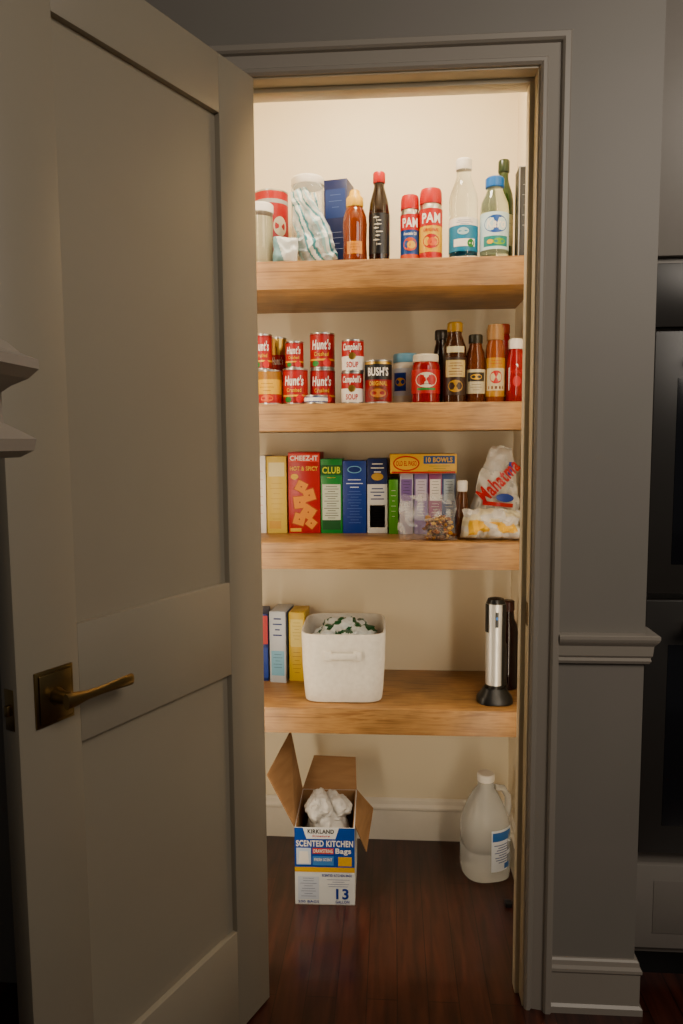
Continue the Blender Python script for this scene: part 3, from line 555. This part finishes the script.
flap('r',[(w/2,.02,h),(w/2,dp,h),(w/2+.060,dp-.02,h-.060),(w/2+.038,.05,h-.11)])
TB=M('#d4d1cb',.4)
p=P(); p.blob((-.0,.135,.185),.070,.095,.095,TB,12,.28,1.6,5); p.blob((.020,.15,.262),.050,.065,.045,TB,17,.4,1.4,5); p.blob((-.030,.12,.280),.042,.070,.048,TB,23,.4,1.3,5)
tag(p.make('trash_bag_roll',None,(-.578,.405,0)),'crumpled white trash bags inside open carton','trash bags')
# ------------------------------------------------------------------ jug
root=tag(empty('water_jug',(-.022,.63,0),.25),'translucent plastic gallon water jug with white cap and label','jug')
PLA=bpy.data.materials.new('translucent_plastic'); PLA.use_nodes=True; nb=PLA.node_tree.nodes['Principled BSDF']
nb.inputs['Base Color'].default_value=lin('#f1f2ef'); nb.inputs['Roughness'].default_value=.2; nb.inputs['Transmission Weight'].default_value=.68; nb.inputs['IOR'].default_value=1.2
p=P(); p.lathe([(0,.004,PLA),(.070,0,PLA),(.082,.008,PLA),(.084,.03,PLA),(.084,.10,PLA),(.081,.106,PLA),(.081,.112,PLA),(.084,.118,PLA),(.084,.17,PLA),(.082,.195,PLA),(.074,.225,PLA),(.058,.265,PLA),(.040,.300,PLA),(.028,.318,PLA),(.026,.345,PLA),(0,.345,PLA)],seg=40,n=2.7)
p.tube([(.034,0,.312),(.066,0,.305),(.084,0,.275),(.086,0,.235),(.078,0,.205)],[.012,.012,.012,.013,.014],PLA,12); p.make('body',root)
p=P(); p.lathe([(0,.342,WHT),(.030,.342,WHT),(.031,.345,WHT),(.031,.364,WHT),(.028,.368,WHT),(0,.369,WHT)]); p.make('cap',root)
p=P(); fnj=cyl(.090)
u0,u1=-.012,.078
p.patch(fnj,u0,u1,.05,.20,M('#dfe4ec',.4),.0008,10); p.patch(fnj,u0+.004,u1-.004,.160,.192,M('#3a6fb8',.4),.0012,10); lines(p,fnj,(u0+u1)/2,.145,.07,8,.009,M('#4a5f9a',.4),.0014,.003); p.patch(fnj,.04,.07,.055,.075,M('#3a6fb8',.4),.0013,4); p.make('paper_label',root,fixn=False)
p=P(); pts=[]
for i in range(40):
    t_=i/39; pts.append((.062-.045*max(0,t_-.45),.50-.06*t_+.012*math.sin(t_*14)*t_,.004+.22*max(0,.6-t_)**2*2))
p.tube(pts,.0025,BLACK,8); p.box(.020,.044,.42,.448,.001,.018,BLACK,.004); tag(p.make('power_cord',None,(0,0,0)),'thin black power cord trailing on floor beside jug','cable')
# ------------------------------------------------------------------ lights
def area(name,loc,rot,sx,sy,power,col,shape='RECTANGLE'):
    l=bpy.data.lights.new(name,'AREA'); l.shape=shape; l.size=sx; l.size_y=sy; l.energy=power; l.color=col
    o=bpy.data.objects.new(name,l); COL.objects.link(o); o.location=loc; o.rotation_euler=rot; return o
WARM=(1,.84,.63)
area('pantry_ceiling_light',(-.38,.26,CEIL-.02),(0,0,0),.22,.22,14,WARM,'DISK')
area('pantry_strip_left',(-.88,.14,1.40),(math.radians(90),0,math.radians(-25)),.03,2.4,7.8,WARM)
area('pantry_strip_right',(.055,.14,1.40),(math.radians(90),0,math.radians(30)),.03,2.4,4.6,WARM)
area('kitchen_ceiling_light',(1.0,-2.0,2.8),(math.radians(38),0,math.radians(28)),1.2,1.2,38,(1,.89,.76))
wd=bpy.data.worlds.new('World'); SC.world=wd; wd.use_nodes=True; bg=wd.node_tree.nodes['Background']; bg.inputs[0].default_value=(1,.94,.88,1); bg.inputs[1].default_value=.055
# ------------------------------------------------------------------ camera
yaw,pt,ro=math.radians(3.953),math.radians(5.529),math.radians(-.411)
R0=Vector((math.cos(yaw),math.sin(yaw),0)); F0=Vector((-math.sin(yaw)*math.cos(pt),math.cos(yaw)*math.cos(pt),-math.sin(pt))); U0=Vector((-math.sin(yaw)*math.sin(pt),math.cos(yaw)*math.sin(pt),math.cos(pt)))
Rr=R0*math.cos(ro)+U0*math.sin(ro); Ur=U0*math.cos(ro)-R0*math.sin(ro)
cd=bpy.data.cameras.new('camera'); cd.sensor_fit='VERTICAL'; cd.sensor_height=36; cd.lens=730.2/1024*36; cd.clip_start=.02
co=bpy.data.objects.new('camera',cd); COL.objects.link(co)
m=Matrix((( Rr.x,Ur.x,-F0.x,-.355),(Rr.y,Ur.y,-F0.y,-1.891),(Rr.z,Ur.z,-F0.z,1.544),(0,0,0,1))); co.matrix_world=m
SC.camera=co
